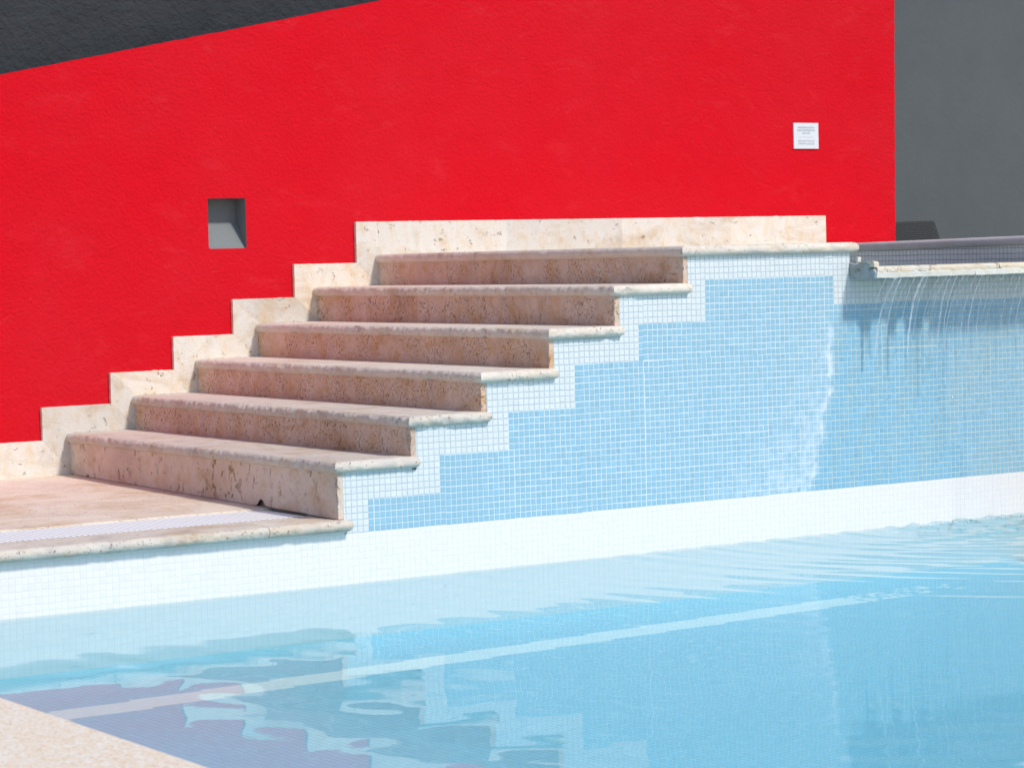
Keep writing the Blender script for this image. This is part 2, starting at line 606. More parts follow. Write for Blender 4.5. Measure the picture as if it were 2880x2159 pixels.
G = 0.004
for a, b in ((-185, -128.6), (-128.5, -101.0)):
    stonepiece('skirting_stone', [(a, deckz(99) - 0.3), (b - G, deckz(99) - 0.3), (b - G, STOP[0]), (a, STOP[0])], a)
stonepiece('skirting_stone', [(-100.95, deckz(99) - 0.3), (RIS[1] + 0.6, deckz(99) - 0.3), (LEFT[1], STOP[0]), (-100.95, STOP[0])], 4.0)
for k in range(1, 7):
    zt = deckz(99) - 0.3 if k == 1 else TOP[k - 1] + 0.01
    if k == 6:
        stonepiece('skirting_stone', [(-4.57, zt), (-4.57, STOP[6]), (LEFT[6], STOP[6]), (LEFT[6], STOP[5])], 2.7)
        continue
    stonepiece('skirting_stone', [(RIS[k] + 0.6, zt), (RIS[k] + 0.7, TOP[k] + 0.01), (LEFT[k], STOP[k]), (LEFT[k], STOP[k - 1])], k * 3.3)
    if k < 6:
        stonepiece('skirting_stone', [(RIS[k] + 0.7, TOP[k] + 0.01), (RIS[k + 1] + 0.6 if k < 5 else -4.57, TOP[k] + 0.01), (LEFT[k + 1], STOP[k]), (LEFT[k], STOP[k])], k * 9.1)
xs = [-4.55, 26.0, 55.0, 84.0, 111.2]
for a, b in zip(xs, xs[1:]):
    stonepiece('skirting_stone', [(a + G, TOP[6] - 0.1), (b - G, TOP[6] - 0.1), (b - G, STOP[6] - 0.15 * (b / 111)), (a + G, STOP[6] - 0.15 * (max(a, 0) / 111))], a + 2)

# ------------------------------------------------------------------ mosaic
WHITE, BLUE, BAND = np.array((0.75, 0.76, 0.745)), np.array((0.305, 0.52, 0.635)), np.array((0.88, 0.81, 0.77))  # BAND: purer white tile, brightened further for light bounced off the water
GW, GB, GBAND = np.array((0.55, 0.61, 0.635)), np.array((0.74, 0.78, 0.79)), np.array((0.845, 0.78, 0.745))
SX = np.array([(2, 29.5), (-5, 28.2), (-7.7, 27.5), (-16.5, 27.0), (-24.4, 25.0), (-29.2, 23.9), (-37, 21.6), (-60, 20)][::-1])


def edge_x(z):
    return float(np.interp(z, SX[:, 0], SX[:, 1]))


def stain(x, z):
    """mineral deposit: a white ragged line along the edge of the wet wall and a chalky bloom beside it"""
    if z > -6.5 or z < -37:
        return 0.0, 0.0
    c = edge_x(z) + 0.9 * fb(z * 0.35, 5.5, 0.2, 1, 3)
    n = fb(x * 0.9, 2.0, z * 0.9, 1, 4)
    w = 0.5 + 0.8 * max(-0.35, fb(z * 0.55, 3.3, 8.1, 1, 3))
    line = max(0.0, min(1.0, (w - abs(x - c)) * 2.2)) * min(1, (-6.5 - z) / 4) * max(0.35, min(0.95, 0.8 + 0.9 * n))
    hw = np.interp(z, [-37, -34, -29, -23, -12, -6.5], [27, 24, 17, 12, 8, 2])
    d = c - x
    hz = 0.0
    if 0 < d < hw:
        hz = (1 - d / hw) * np.interp(z, [-37, -30, -20, -6], [0.56, 0.48, 0.32, 0.08]) * max(0, min(1, 0.55 + 1.5 * n + 0.9 * fb(x * 0.3, 7, z * 0.3, 1, 3)))
    wet = max(0.0, min(1.0, (x - c) / 2.0))
    return max(line, hz), wet


def sheet(u, w):
    """offset of a tile: mosaics come in 13-tile sheets that are never set quite true"""
    a, b = math.floor(u / 13), math.floor(w / 13)
    r = random.Random(a * 977 + b * 131 + 5)
    du, dw, ro = r.gauss(0, 0.035), r.gauss(0, 0.035), r.gauss(0, 0.004)
    lu, lw = u - a * 13 - 6.5, w - b * 13 - 6.5
    return du - ro * lw + 0.03 * fb(u * 0.12, w * 0.6, 4.0, 1, 2), dw + ro * lu + 0.045 * fb(u * 0.16, w * 0.9, 9.0, 1, 2)


def tiles(wallname, cells, parent, keep, tone, y=0.0, plane='xz', h=0.055):
    """cells: (u0,u1,w0,w1,colour,grout,full). The keep nearest full cells become tile objects; the rest one joined part"""
    full = sorted([c for c in cells if c[6]], key=lambda c: c[7])[:keep]
    own = set(id(c) for c in full)
    var = {}
    h0 = h
    for c in full:
        key = (tuple(np.round(c[4], 3)), random.randrange(6))
        if key not in var:
            s = 0.435 - 0.012 * random.random()
            tt = 1 + random.uniform(-0.045, 0.03)
            me = bpy.data.meshes.new('tile')
            e = s - 0.05
            if plane == 'xz':
                vv = [(-s, 0, -s), (s, 0, -s), (s, 0, s), (-s, 0, s), (-s, -h * 0.7, -s), (s, -h * 0.7, -s), (s, -h * 0.7, s), (-s, -h * 0.7, s), (-e, -h, -e), (e, -h, -e), (e, -h, e), (-e, -h, e)]
            elif plane == 'yz':
                vv = [(0, s, -s), (0, -s, -s), (0, -s, s), (0, s, s), (-h * 0.7, s, -s), (-h * 0.7, -s, -s), (-h * 0.7, -s, s), (-h * 0.7, s, s), (-h, e, -e), (-h, -e, -e), (-h, -e, e), (-h, e, e)]
            else:
                vv = [(-s, -s, 0), (s, -s, 0), (s, s, 0), (-s, s, 0), (-s, -s, h * 0.7), (s, -s, h * 0.7), (s, s, h * 0.7), (-s, s, h * 0.7), (-e, -e, h), (e, -e, h), (e, e, h), (-e, e, h)]
            ff = [(0, 1, 5, 4), (1, 2, 6, 5), (2, 3, 7, 6), (3, 0, 4, 7), (4, 5, 9, 8), (5, 6, 10, 9), (6, 7, 11, 10), (7, 4, 8, 11), (8, 9, 10, 11), (3, 2, 1, 0)]
            me.from_pydata([tuple(q * U for q in p) for p in vv], [], ff)
            at = me.color_attributes.new('col', 'FLOAT_COLOR', 'POINT')
            cc = np.clip(np.array(c[4]) * tt, 0, 0.95)
            at.data.foreach_set('color', np.tile(np.append(cc, 1.0), 12))
            me.materials.append(M['tile'])
            var[key] = me
        o = bpy.data.objects.new('tile', var[key])
        COL.objects.link(o)
        cu, cw = (c[0] + c[1]) / 2, (c[2] + c[3]) / 2
        su, sw_ = sheet(cu, cw)
        cu, cw = cu + su, cw + sw_
        p = (cu, y, cw) if plane == 'xz' else ((y, cu, cw) if plane == 'yz' else (cu, cw, y))
        place(o, m3(p), parent)
        o.rotation_euler = [random.gauss(0, 0.011) for _ in range(3)]
    rest = [c for c in cells if id(c) not in own]
    V, Fc, K = [], [], []
    GV, GF, GK = [], [], []
    for c in cells:
        u0, u1, w0, w1, colr, gr = c[:6]
        b = len(GV)
        for (u, w) in ((u0, w0), (u1, w0), (u1, w1), (u0, w1)):
            sn, wt = c[8](u, w) if c[8] else (0, 0)
            g = gr * (1 - wt * np.array((0.16, 0.14, 0.22)))
            GK.append(g * (1 - sn) + np.array((0.8, 0.83, 0.86)) * sn)
            GV.append((u, y, w) if plane == 'xz' else ((y, u, w) if plane == 'yz' else (u, w, y)))
        GF.append((b, b + 1, b + 2, b + 3))
    for c in rest:
        u0, u1, w0, w1, colr, gr = c[:6]
        h = h0 * (0.25 if c[4] is UW else 1)
        gap = 0.070 + 0.02 * random.random()
        ju, jw = sheet((u0 + u1) / 2, (w0 + w1) / 2)
        ju, jw = ju + random.gauss(0, 0.012), jw + random.gauss(0, 0.012)
        a0, a1, b0, b1 = u0 + gap + ju, u1 - gap + ju, w0 + gap + jw, w1 - gap + jw
        e = 0.05
        tl = [random.gauss(0, 0.22 * h) for _ in range(4)]
        b = len(V)
        tt = 1 + random.gauss(0, tone if colr[0] < 0.5 else tone * 0.5)
        hu = 1 + random.gauss(0, 0.012)
        for lev, off in ((0, 0.0), (1, 0.0), (2, e)):
            for q, (u, w) in enumerate(((a0 + off, b0 + off), (a1 - off, b0 + off), (a1 - off, b1 - off), (a0 + off, b1 - off))):
                d = (0, h * 0.7, h)[lev] + (tl[q] if lev == 2 else 0)
                V.append((u, y - d, w) if plane == 'xz' else ((y - d, u, w) if plane == 'yz' else (u, w, y + d)))
                cc = colr * tt * np.array((hu, 1, 2 - hu) if colr[0] < 0.5 else (1, 1, 1))
                if c[8]:
                    sn, wt = c[8](u, w)
                    cc = cc * (1 - wt * np.array((0.22, 0.07, 0.0)))
                    cc = cc * (1 - sn) + np.array((0.78, 0.83, 0.88)) * sn
                K.append(np.clip(cc, 0, 0.95))
        for l in (0, 1):
            for q in range(4):
                Fc.append((b + 4 * l + q, b + 4 * l + (q + 1) % 4, b + 4 * l + 4 + (q + 1) % 4, b + 4 * l + 4 + q))
        Fc.append((b + 8, b + 9, b + 10, b + 11))
    if plane == 'yz':
        Fc = [f[::-1] for f in Fc]
        GF = [f[::-1] for f in GF]
    if rest:
        mk('mosaic_field', V, Fc, 'tile', parent, col=K, kind='stuff')
    mk('grout_bed', GV, GF, 'grout', parent, col=GK)


def proj(x, y, z):
    d = m3((x, y, z)) - m3(CAM)
    w = d.dot(fwd)
    return 1440 + F_PX * d.dot(r2) / w, 1079.5 - F_PX * d.dot(u2) / w, w


def rows(x0, x1, z0, z1):
    i = math.floor(x0 + 1e-6)
    while i < x1:
        j = math.floor(z0 + 1e-6)
        while j < z1:
            a0, a1, b0, b1 = max(i, x0), min(i + 1, x1), max(j, z0), min(j + 1, z1)
            if a1 - a0 > 0.22 and b1 - b0 > 0.22:
                yield i, j, a0, a1, b0, b1, (a1 - a0 > 0.99 and b1 - b0 > 0.99)
            j += 1
        i += 1


mw_ = empty('mosaic_wall', (10, 0.3, -37), 'blue mosaic wall with a stepped white border beside the stairs', 'wall')
cells = []
XE = 96


def blue_at(i, j):
    if j >= 0:
        return False
    lim = next((x for z, x in BLUE_L if j >= z), 999)
    return i >= lim and not (j >= -5 and i >= 28)


for i in range(-71, XE):
    k = max([q for q in range(1, 7) if RIS[q] + 1.02 < i + 0.78] or [1])
    xa = RIS[k] + 1.02
    top = TOP[k] - TH + 0.15 if i < 31 else 0.5
    low = TOP[k - 1] - TH if k > 1 else -99
    for j in range(-37, 6):
        a0, a1, b0, b1 = i, i + 1, j, min(j + 1, top)
        if b1 - b0 < 0.2 and not (i == 31):
            continue
        if j + 0.5 > low:
            a0 = max(a0, xa)
        if i == 31:
            if j >= 0:
                a1 = 31.8
                b1 = min(j + 1, TOP[6] - TH + 0.15)
            if b1 - b0 < 0.2:
                continue
        fu = a1 - a0 > 0.99 and b1 - b0 > 0.99
        blue = blue_at(i, j)
        cells.append([a0, a1, b0, b1, BLUE if blue else WHITE, GB if blue else GW, fu, proj(a0, 0, b0)[2], stain if a0 > -8 else None])
tiles('mosaic', cells, mw_, 300, 0.028)
box('wall_core', (31.7, XE, 0.06, 6, -38, 0.4), 'core', mw_)
# return of the landing into the spa: two loose tiles at the corner
box('corner_plaster', (31.6, 31.86, 0.02, 50.4, -0.4, TOP[6] - TH - 0.02), 'weirw', mw_)
for z0, dx in ((2.75, 0.16), (1.62, 0.06)):
    o = box('corner_tile', (31.0 + dx, 31.86 + dx, -0.62 - dx, -0.2, z0, z0 + 1.02), 'weirw', mw_, bev=0.12)
    o.rotation_euler = (0.02, 0.03, 0.02 * dx)

pw = empty('pool_wall', (-30, 0.3, -54), 'white mosaic band of the pool wall at the water line', 'wall')
cells = []
for i in range(-174, XE):
    for j in range(-54, -36):
        b1 = j + 1
        a1 = i + 1
        if j == -37:
            if i >= -70:
                continue
            b1 = -36.4
            a1 = min(a1, -69.6)
        under = j < -45
        xx, yy, ww = proj(i, 0, j)
        cells.append([i, a1, j, b1, UW if under else BAND, UW * 0.96 if under else GBAND, j > -46 and j < -37 and xx > -30, ww, None])
tiles('band', cells, pw, 300, 0.014, h=0.022)
box('wall_core', (-184, XE, 0.06, 0.34, -56, -37.0), 'core', pw)
box('far_wall', (XE, 260, 0.0, 6, -56, 0.4), 'weirw', pw)

# ------------------------------------------------------------------ lower deck, its coping and the slotted drain
dk = mk('pool_deck', [(-184, 8.9, deckz(8.9) - 0.02), (-70.6, 8.9, deckz(8.9) - 0.02), (-70.6, YS, deckz(YS)), (-184, YS, deckz(YS)),
                      (-184, 8.9, -38), (-70.6, 8.9, -38), (-70.6, YS, -38), (-184, YS, -38)], [(0, 1, 2, 3), (4, 7, 6, 5), (0, 4, 5, 1), (1, 5, 6, 2), (2, 6, 7, 3), (3, 7, 4, 0)], 'tread')
bpy.data.objects.remove(dk)
dk = mk('pool_deck', [(-184, 22.6, deckz(22.6)), (-70.6, 22.6, deckz(22.6)), (-70.6, YS + 0.3, deckz(YS)), (-184, YS + 0.3, deckz(YS)),
                      (-184, 22.6, -38), (-70.6, 22.6, -38), (-70.6, YS + 0.3, -38), (-184, YS + 0.3, -38)],
        [(0, 1, 2, 3), (4, 7, 6, 5), (0, 4, 5, 1), (1, 5, 6, 2), (2, 6, 7, 3), (3, 7, 4, 0)], 'tread')
tag(dk, kind='structure')
box('drain_channel', (-184, -70.6, 8.4, 22.6, -38, -36.6), 'dark', dk)
box('deck_base', (-184, -70.6, 0.35, 8.4, -38, -36.55), 'core', dk)
cp = empty('pool_coping', (-120, 4, -36), 'rounded pale stone coping along the lower deck above the water', 'coping')
for a, b in ((-173.2, -128.0), (-127.9, -84.1), (-84.0, -69.6)):
    slab('coping_stone', a, b, -OV - 0.55, 8.9, TOP[0], TH, 'tread', cp, left=False, right=(b > -70), seed=a, rough=0.16, chip=0.5)
gr = empty('drain_grating', (-120, 15, -36), 'white slotted drain grating set in the deck before the first step', 'drain')
x = -174.0
sm = None
while x < -71.9:
    if sm is None:
        sm = box('slat', (x - 0.33, x + 0.33, 8.98, 22.52, -35.6, -34.72), 'white_plastic', gr, bev=0.03)
        first = sm
    else:
        o = first.copy()
        COL.objects.link(o)
        o.location = first.location + Vector(((x + 174.0) * U, 0, 0))
    x += 0.93
for ya, yb in ((8.92, 9.2), (22.3, 22.58)):
    box('rim', (-184, -71.7, ya, yb, -36.4, -35.6), 'white_plastic', gr)

# near coping in the lower left corner
nc = empty('near_coping', (-178, -150, -36), 'cream speckled granite coping in the near left corner', 'coping')
for a, b in ((-420, -186.0), (-185.9, -62.0), (-61.9, -1.8)):
    t_ = 1.9
    r = t_ / 2
    A = [math.radians(-90 + 15 * i) for i in range(13)]
    ny = max(4, int((b - a) / 1.5))
    V = []
    for i in range(ny + 1):
        y = a + (b - a) * i / ny
        for q in A:
            xx = -173.5 - r * (1 - math.cos(q)) * 0.7 + 0.12 * fb(y * 0.5, math.sin(q), 3.3, 1, 3) * math.cos(q)
            V.append((xx, y, -34.7 - r + r * math.sin(q)))
        V.append((-261.9, y, -34.7))
        V.append((-261.9, y, -34.7 - t_))
    k = 15
    Fc = []
    for i in range(ny):
        for j in range(k):
            Fc.append((i * k + j, (i + 1) * k + j, (i + 1) * k + (j + 1) % k, i * k + (j + 1) % k))
    Fc.append(list(range(k)))
    Fc.append([ny * k + j for j in range(k - 1, -1, -1)])
    mk('coping_stone', V, [f[::-1] for f in Fc], 'granite', nc, smooth=True, sharp=40)
tag(box('pool_side_wall', (-184, -174.6, -420, -0.5, -56, -36.7), 'weirw'), 'white side wall of the pool under the near coping', 'wall')

# ------------------------------------------------------------------ pool floor
pf = tag(mk('pool_floor', boxv(-174.6, 260, -420, 0.5, -60, -53.06), BF, 'core'), kind='structure')
FZ = -53.0
cells = []


def strip_y(x):                                     # the line of pale tiles marking the ledge
    return -31.0 + 0.088 * (x + 133)


for i in range(-166, 70):
    for j in range(-160, 0):
        xx, yy, ww = proj(i + 0.5, j + 0.5, FZ)
        if -120 < xx < 3000 and yy < 2300:
            s = strip_y(i + 0.5)
            st_ = s - 5.6 <= j + 0.5 < s + 1.4 and random.random() > (i - 8) / 30
            vis = 60 < xx < 2800 and yy < 2130 and j < -12
            key = ww + (0 if st_ else 400)
            cells.append([i, i + 1, j, j + 1, FW if st_ else FB, (FW if st_ else FB) * 0.93 + 0.03, vis, key, None])
tiles('floor', cells, pf, 300, 0.03, y=FZ, plane='xy', h=0.012)

# ------------------------------------------------------------------ water
def vnoise(x, y, seed):
    r = np.random.default_rng(seed)
    T = r.random((256, 256))
    xi, yi = np.floor(x).astype(int), np.floor(y).astype(int)
    fx, fy = x - xi, y - yi
    fx, fy = fx * fx * (3 - 2 * fx), fy * fy * (3 - 2 * fy)
    g = lambda a, b: T[a % 256, b % 256]
    return (g(xi, yi) * (1 - fx) + g(xi + 1, yi) * fx) * (1 - fy) + (g(xi, yi + 1) * (1 - fx) + g(xi + 1, yi + 1) * fx) * fy - 0.5


def waves(X, Y):
    z = np.zeros_like(X)
    r = np.random.default_rng(5)
    for lam, sl, n in ((60, 0.0035, 3), (24, 0.0035, 4), (11, 0.0022, 5)):
        for _ in range(n):
            a = r.uniform(0.9, 2.2)
            l = lam * r.uniform(0.75, 1.3)
            k = 2 * math.pi / l
            z += sl / k / math.sqrt(n) * 1.4 * np.sin(k * (X * math.cos(a) + Y * math.sin(a)) + r.uniform(0, 6.28) + 1.5 * vnoise(X / 40, Y / 40, 3))
    for sx, sy, lam, am, L in ((62, -3, 5.2, 0.19, 36), (84, -4, 6.3, 0.21, 42), (48, -3, 3.7, 0.10, 26), (70, -3, 2.9, 0.06, 30), (92, -3, 3.3, 0.07, 34), (105, -5, 8.0, 0.20, 60)):
        R = np.hypot(X - sx, Y - sy)
        ph = 2 * math.pi / lam * R + 2.2 * vnoise(X / 14, Y / 14, int(sx))
        e = np.exp(-R / L) * (0.55 + 0.9 * (vnoise(X / 22, Y / 18, int(sx) + 9) + 0.5))
        z += am * e * np.sin(ph)
    # long swell running out from the spill along the wall: it gives the reflected band its tongues
    R = np.hypot(X - 70, Y - 4)
    z += 0.034 * np.exp(-R / 95) * np.sin(2 * math.pi / 9.5 * R + 3 * vnoise(X / 30, Y / 30, 77))
    near = np.clip((X - 26) / 26, 0, 1) * np.exp(-np.abs(Y + 2) / 7.0)
    for lam, am in ((4.0, 0.35), (2.0, 0.22), (1.1, 0.10)):
        z += near * am * vnoise(X / lam, Y / lam * 1.6, int(lam * 10))
    return z


def watersheet():
    xs = np.concatenate([np.arange(-174.4, 20, 0.7), np.arange(20, 92, 0.45), np.linspace(92, 260, 60)])
    ys = np.concatenate([np.arange(0.0, -40, -0.45), np.arange(-40, -175, -0.8), np.linspace(-175, -420, 60)])
    X, Y = np.meshgrid(xs, ys)
    Z = ZW + waves(X, Y)
    nx, ny = len(xs), len(ys)
    V = np.stack([X.ravel(), Y.ravel(), Z.ravel()], 1) * U
    V[:, 2] -= ZW * U
    a = (np.arange(ny - 1)[:, None] * nx + np.arange(nx - 1)).ravel()
    Q = np.stack([a, a + nx, a + nx + 1, a + 1], 1)
    me = bpy.data.meshes.new('pool_water')
    me.vertices.add(len(V))
    me.vertices.foreach_set('co', V.astype(np.float32).ravel())
    me.loops.add(Q.size)
    me.loops.foreach_set('vertex_index', Q.astype(np.int32).ravel())
    me.polygons.add(len(Q))
    me.polygons.foreach_set('loop_start', (np.arange(len(Q)) * 4).astype(np.int32))
    me.polygons.foreach_set('loop_total', np.full(len(Q), 4, np.int32))
    me.polygons.foreach_set('use_smooth', np.ones(len(Q), bool))
    me.update(calc_edges=True)
    me.validate()
    me.materials.append(M['water'])
    o = bpy.data.objects.new('pool_water', me)
    COL.objects.link(o)
    return tag(o, kind='structure')


watersheet()

# ------------------------------------------------------------------ spa, its wall and coping, and the spill lip
SPX = 71.5


def spz(y):                                          # the far coping is not quite level
    return 5.62 + 0.45 * (43.0 - y) / 40.0


sw = empty('spa_wall', (SPX + 3, 24, -14), 'shaded white tiled wall of the raised spa below its coping', 'wall')
box('wall_core', (SPX + 0.05, SPX + 5, 0.5, 50.4, -14, 4.6), 'core', sw)
box('wall_core', (SPX + 0.05, SPX + 5, -6.6, 0.5, 1.45, 4.6), 'core', sw)
cells = []
for j in range(-7, 50):
    for i in range(-3, 5):
        if j < 1 and i < 1:
            continue
        cells.append([j, j + 1, i, min(i + 1, 4.6), WHITE * 0.97, GW * 0.68, 0 <= i < 4 and j < 46, 1.0 * j - i * 0.01 + (0 if i >= 1 else 900), None])
tiles('spa', cells, sw, 200, 0.03, y=SPX, plane='yz')
V, Fc = [], []
A = [math.radians(-90 + 18 * i) for i in range(11)]
ny = 110
for i in range(ny + 1):
    y = -8.0 + 60 * i / ny
    for a in A:
        rr = 0.86
        V.append((SPX - 0.95 + rr * (1 - math.cos(a)) + 0.05 * fb(y, a, 2.2) * math.cos(a), y, spz(y) - rr + rr * math.sin(a)))
    V.append((SPX + 6.5, y, spz(y)))
    V.append((SPX + 6.5, y, spz(y) - 1.72))
k = 13
for i in range(ny):
    for j in range(k):
        Fc.append((i * k + j, (i + 1) * k + j, (i + 1) * k + (j + 1) % k, i * k + (j + 1) % k))
Fc += [list(range(k))[::-1], [ny * k + j for j in range(k)]]
M['greystone'] = stone('grey_coping_stone', (0.66, 0.63, 0.63), (0.60, 0.57, 0.57), (0.66, 0.58, 0.54), (0.45, 0.38, 0.33), (1, 1, 1), (0.64, 0.74), 60, 0.6, 0.7, 0.2)
o = mk('spa_coping', V, [f[::-1] for f in Fc], 'greystone', None, smooth=True, sharp=40)
tag(o, 'round-edged grey stone coping along the raised spa wall', 'coping')
tag(box('spa_back_wall', (31.9, SPX, 48.6, 50.4, -14, 3.9), 'weirw'), 'white back wall of the raised spa below the landing', 'wall')
tag(box('spa_floor', (31.9, SPX, 0.4, 48.6, -14, -12), 'weirw'), kind='structure')
V, Fc = [], []
nx, ny = 80, 90
for j in range(ny + 1):
    for i in range(nx + 1):
        x, y = 31.9 + (SPX - 31.9) * i / nx, -6.3 + (48.6 + 6.3) * j / ny
        V.append((x, y, 1.47 + 0.018 * fb(x * 0.5, y * 0.5, 1.1, 1, 3)))
for j in range(ny):
    for i in range(nx):
        a = j * (nx + 1) + i
        Fc.append((a, a + 1, a + nx + 2, a + nx + 1))
tag(mk('spa_water', V, Fc, 'spa_water', smooth=True), kind='structure')

we = empty('spill_lip', (60, -3.5, -0.6), 'layered cream stone spill lip jutting out over the mosaic wall', 'spillway')


def lipstone(name, x0, x1, y0, z0, z1, mat, rnd, seed, amp):
    prof = [(0.35, z0), (y0 + 0.05, z0), (y0, z0 + 0.08), (y0, z1 - rnd), (y0 + rnd * 0.35, z1 - rnd * 0.35), (y0 + rnd * 1.2, z1), (0.35, z1)]
    n = max(3, int((x1 - x0) / 0.5))
    V = []
    for i in range(n + 1):
        x = x0 + (x1 - x0) * i / n
        for q, (y, z) in enumerate(prof):
            d = fb(x * 0.8 + seed, q * 0.7, seed, 1, 4)
            edge = 1.0 if 1 <= q <= 5 else 0.0
            chip = max(0, d - 0.35) * 1.2 * edge * (1 if q >= 3 else 0.2)
            V.append((x + (0.25 * fb(y, z, seed) if i == 0 else 0), y + amp * d * edge + chip * amp * 2, z + (amp * 0.5 * d if q in (4, 5) else 0)))
    k = len(prof)
    Fc = []
    for i in range(n):
        for j in range(k):
            Fc.append((i * k + j, i * k + (j + 1) % k, (i + 1) * k + (j + 1) % k, (i + 1) * k + j))
    Fc += [list(range(k))[::-1], [n * k + j for j in range(k)]]
    return mk(name, V, [f[::-1] for f in Fc], mat, we)


for a, b, s in ((32.0, 54.9, 1.0), (55.0, 96, 6.0)):
    lipstone('lower_stone', a, b, -6.85, -0.62, 0.36, 'weirw', 0.10, s, 0.05)
for a, b, s in ((32.3, 60.9, 3.0), (61.0, 96, 9.0)):
    lipstone('upper_stone', a, b, -6.75, 0.365, 1.42, 'weir', 0.5, s, 0.12)
# broken mortar end of the lip
V, Fc = [], []
pl = [(0.3, -0.66), (-4.4, -0.68), (-6.6, -0.60), (-6.7, 0.30), (-6.3, 0.95), (-5.3, 1.15), (-5.4, 1.75), (-4.2, 2.22), (-2.9, 2.05), (-1.5, 1.85), (-0.4, 2.1), (0.3, 2.2)]
for x, sc in ((31.84, 0.06), (31.74, 0.2), (32.7, 0.1)):
    for y, z in pl:
        V.append((x + 0.05 * fb(y * 2, z * 2, x), y + (sc if y < -3 else 0), z - sc * 0.6 if z > 1 else z))
n = len(pl)
for r in (0, 1):
    pass
Fc = [[n + i for i in range(n)]]
for i in range(n):
    j = (i + 1) % n
    Fc += [(n + i, i, j, n + j), (i, 2 * n + i, 2 * n + j, j)]
Fc.append([2 * n + i for i in range(n - 1, -1, -1)])
o = mk('broken_end', V, Fc, 'mortar', we)
o['label'] = 'broken grey mortar end of the spill lip'
V, Fc = [], []
pl2 = [(-6.45, 1.30), (-6.42, 1.9), (-6.2, 2.22), (-5.6, 2.32), (-4.3, 2.34), (-2.4, 2.22), (-2.3, 2.02), (-4.2, 2.18), (-5.3, 1.72), (-5.3, 1.2)]
for x in (31.80, 32.9):
    for y, z in pl2:
        V.append((x + 0.04 * fb(y, z, 9), y + 0.05 * fb(y * 3, z, x), z))
n = len(pl2)
Fc = [[i for i in range(n)], [n + i for i in range(n - 1, -1, -1)]] + [(i, n + i, n + (i + 1) % n, (i + 1) % n) for i in range(n)]
mk('lip_cap', V, Fc, 'weir', we)

# ------------------------------------------------------------------ falling water
fw = empty('spill_water', (60, -5, ZW), 'thin streams of water spilling from the stone lip into the pool', 'waterfall')


def streampath(x0, s, side, back):
    return (x0 - side * (1 - math.exp(-s / 7.0)), -6.9 + back * (1 - math.exp(-s / 6.0)), -0.62 - s)


def tube(name, x0, length, w0, seed, side=1.0, back=4.2):
    n = max(6, int(length / 0.22))
    m = 7
    V, Fc = [], []
    for i in range(n + 1):
        s = length * i / n
        x, y, z = streampath(x0, s, side, back)
        x += 0.16 * fb(s * 0.45, seed, 0.3, 1, 3)
        w = w0 * (1 - 0.55 * i / n) * (0.65 + 0.6 * abs(fb(s * 0.9, seed, 5.0, 1, 3)) * 2) * (1 if i else 1.6)
        if i == n:
            w *= 0.2
        d = 0.09 + 0.05 * fb(s * 2, seed, 1)
        for q in range(m):
            a = 2 * math.pi * q / m
            V.append((x + w * math.cos(a), y + d * math.sin(a), z))
    for i in range(n):
        for q in range(m):
            Fc.append((i * m + q, i * m + (q + 1) % m, (i + 1) * m + (q + 1) % m, (i + 1) * m + q))
    return mk(name, V, Fc, 'fall', fw, smooth=True)


streams = [(34.0, 5, 0.08), (36.4, 12, 0.34), (37.6, 9, 0.22), (40.6, 10.5, 0.10), (42.6, 12, 0.24), (43.7, 9, 0.12), (46.4, 13, 0.10), (48.0, 10, 0.08), (49.0, 16, 0.13), (50.6, 13, 0.10), (52.2, 12, 0.14), (53.4, 9, 0.08),
           (55.2, 14, 0.10), (56.6, 11, 0.13), (58.2, 15, 0.10), (60.4, 13, 0.09), (62.1, 17, 0.12), (64.4, 12, 0.10), (66.3, 18, 0.09), (68.5, 14, 0.12), (70.8, 20, 0.10), (73.0, 16, 0.1), (39.2, 6, 0.06)]
for i, (x, L, w) in enumerate(streams):
    tube('stream', x, L * 1.15 if x < 57 else min(L, 9 + (i % 5) * 1.7), w * (1.1 if x < 57 else 0.85), i * 3.7 + 1, side=1.2 + 0.5 * math.sin(i * 2.1), back=4.0 + 0.8 * math.sin(i * 1.3))


def filmsheet(x0, x1, s0, s1, edge, seed):
    nu, nv = max(6, int((x1 - x0) / 0.35)), max(8, int((s1 - s0) / 0.45))
    V, Fc = [], []
    for j in range(nv + 1):
        s = s0 + (s1 - s0) * j / nv
        sh = edge * (s / (s1 + 1e-6)) if edge else 0
        for i in range(nu + 1):
            u = i / nu
            xx = x0 + sh * 0.5 + (x1 - x0 - sh) * u + (0.35 * fb(s * 0.5, seed + (u > 0.5), 2, 1, 3) if i in (0, nu) else 0)
            p = streampath(xx, s, 1.2, 4.2)
            V.append((p[0], p[1] + 0.12 * fb(xx * 0.9, s * 0.10, seed, 1, 3), p[2]))
    for j in range(nv):
        for i in range(nu):
            a = j * (nu + 1) + i
            Fc.append((a, a + nu + 1, a + nu + 2, a + 1))
    return mk('water_film', V, Fc, 'film', fw, smooth=True)


filmsheet(35.2, 38.8, 0, 9, 3.0, 1.0)
filmsheet(41.6, 44.8, 0, 7.5, 2.6, 2.0)
filmsheet(46.2, 51.0, 0, 14, 2.5, 3.0)
filmsheet(51.8, 57.4, 0, 30, 2.0, 4.0)
filmsheet(57.0, 95.0, 0, 43.6, 0, 5.0)


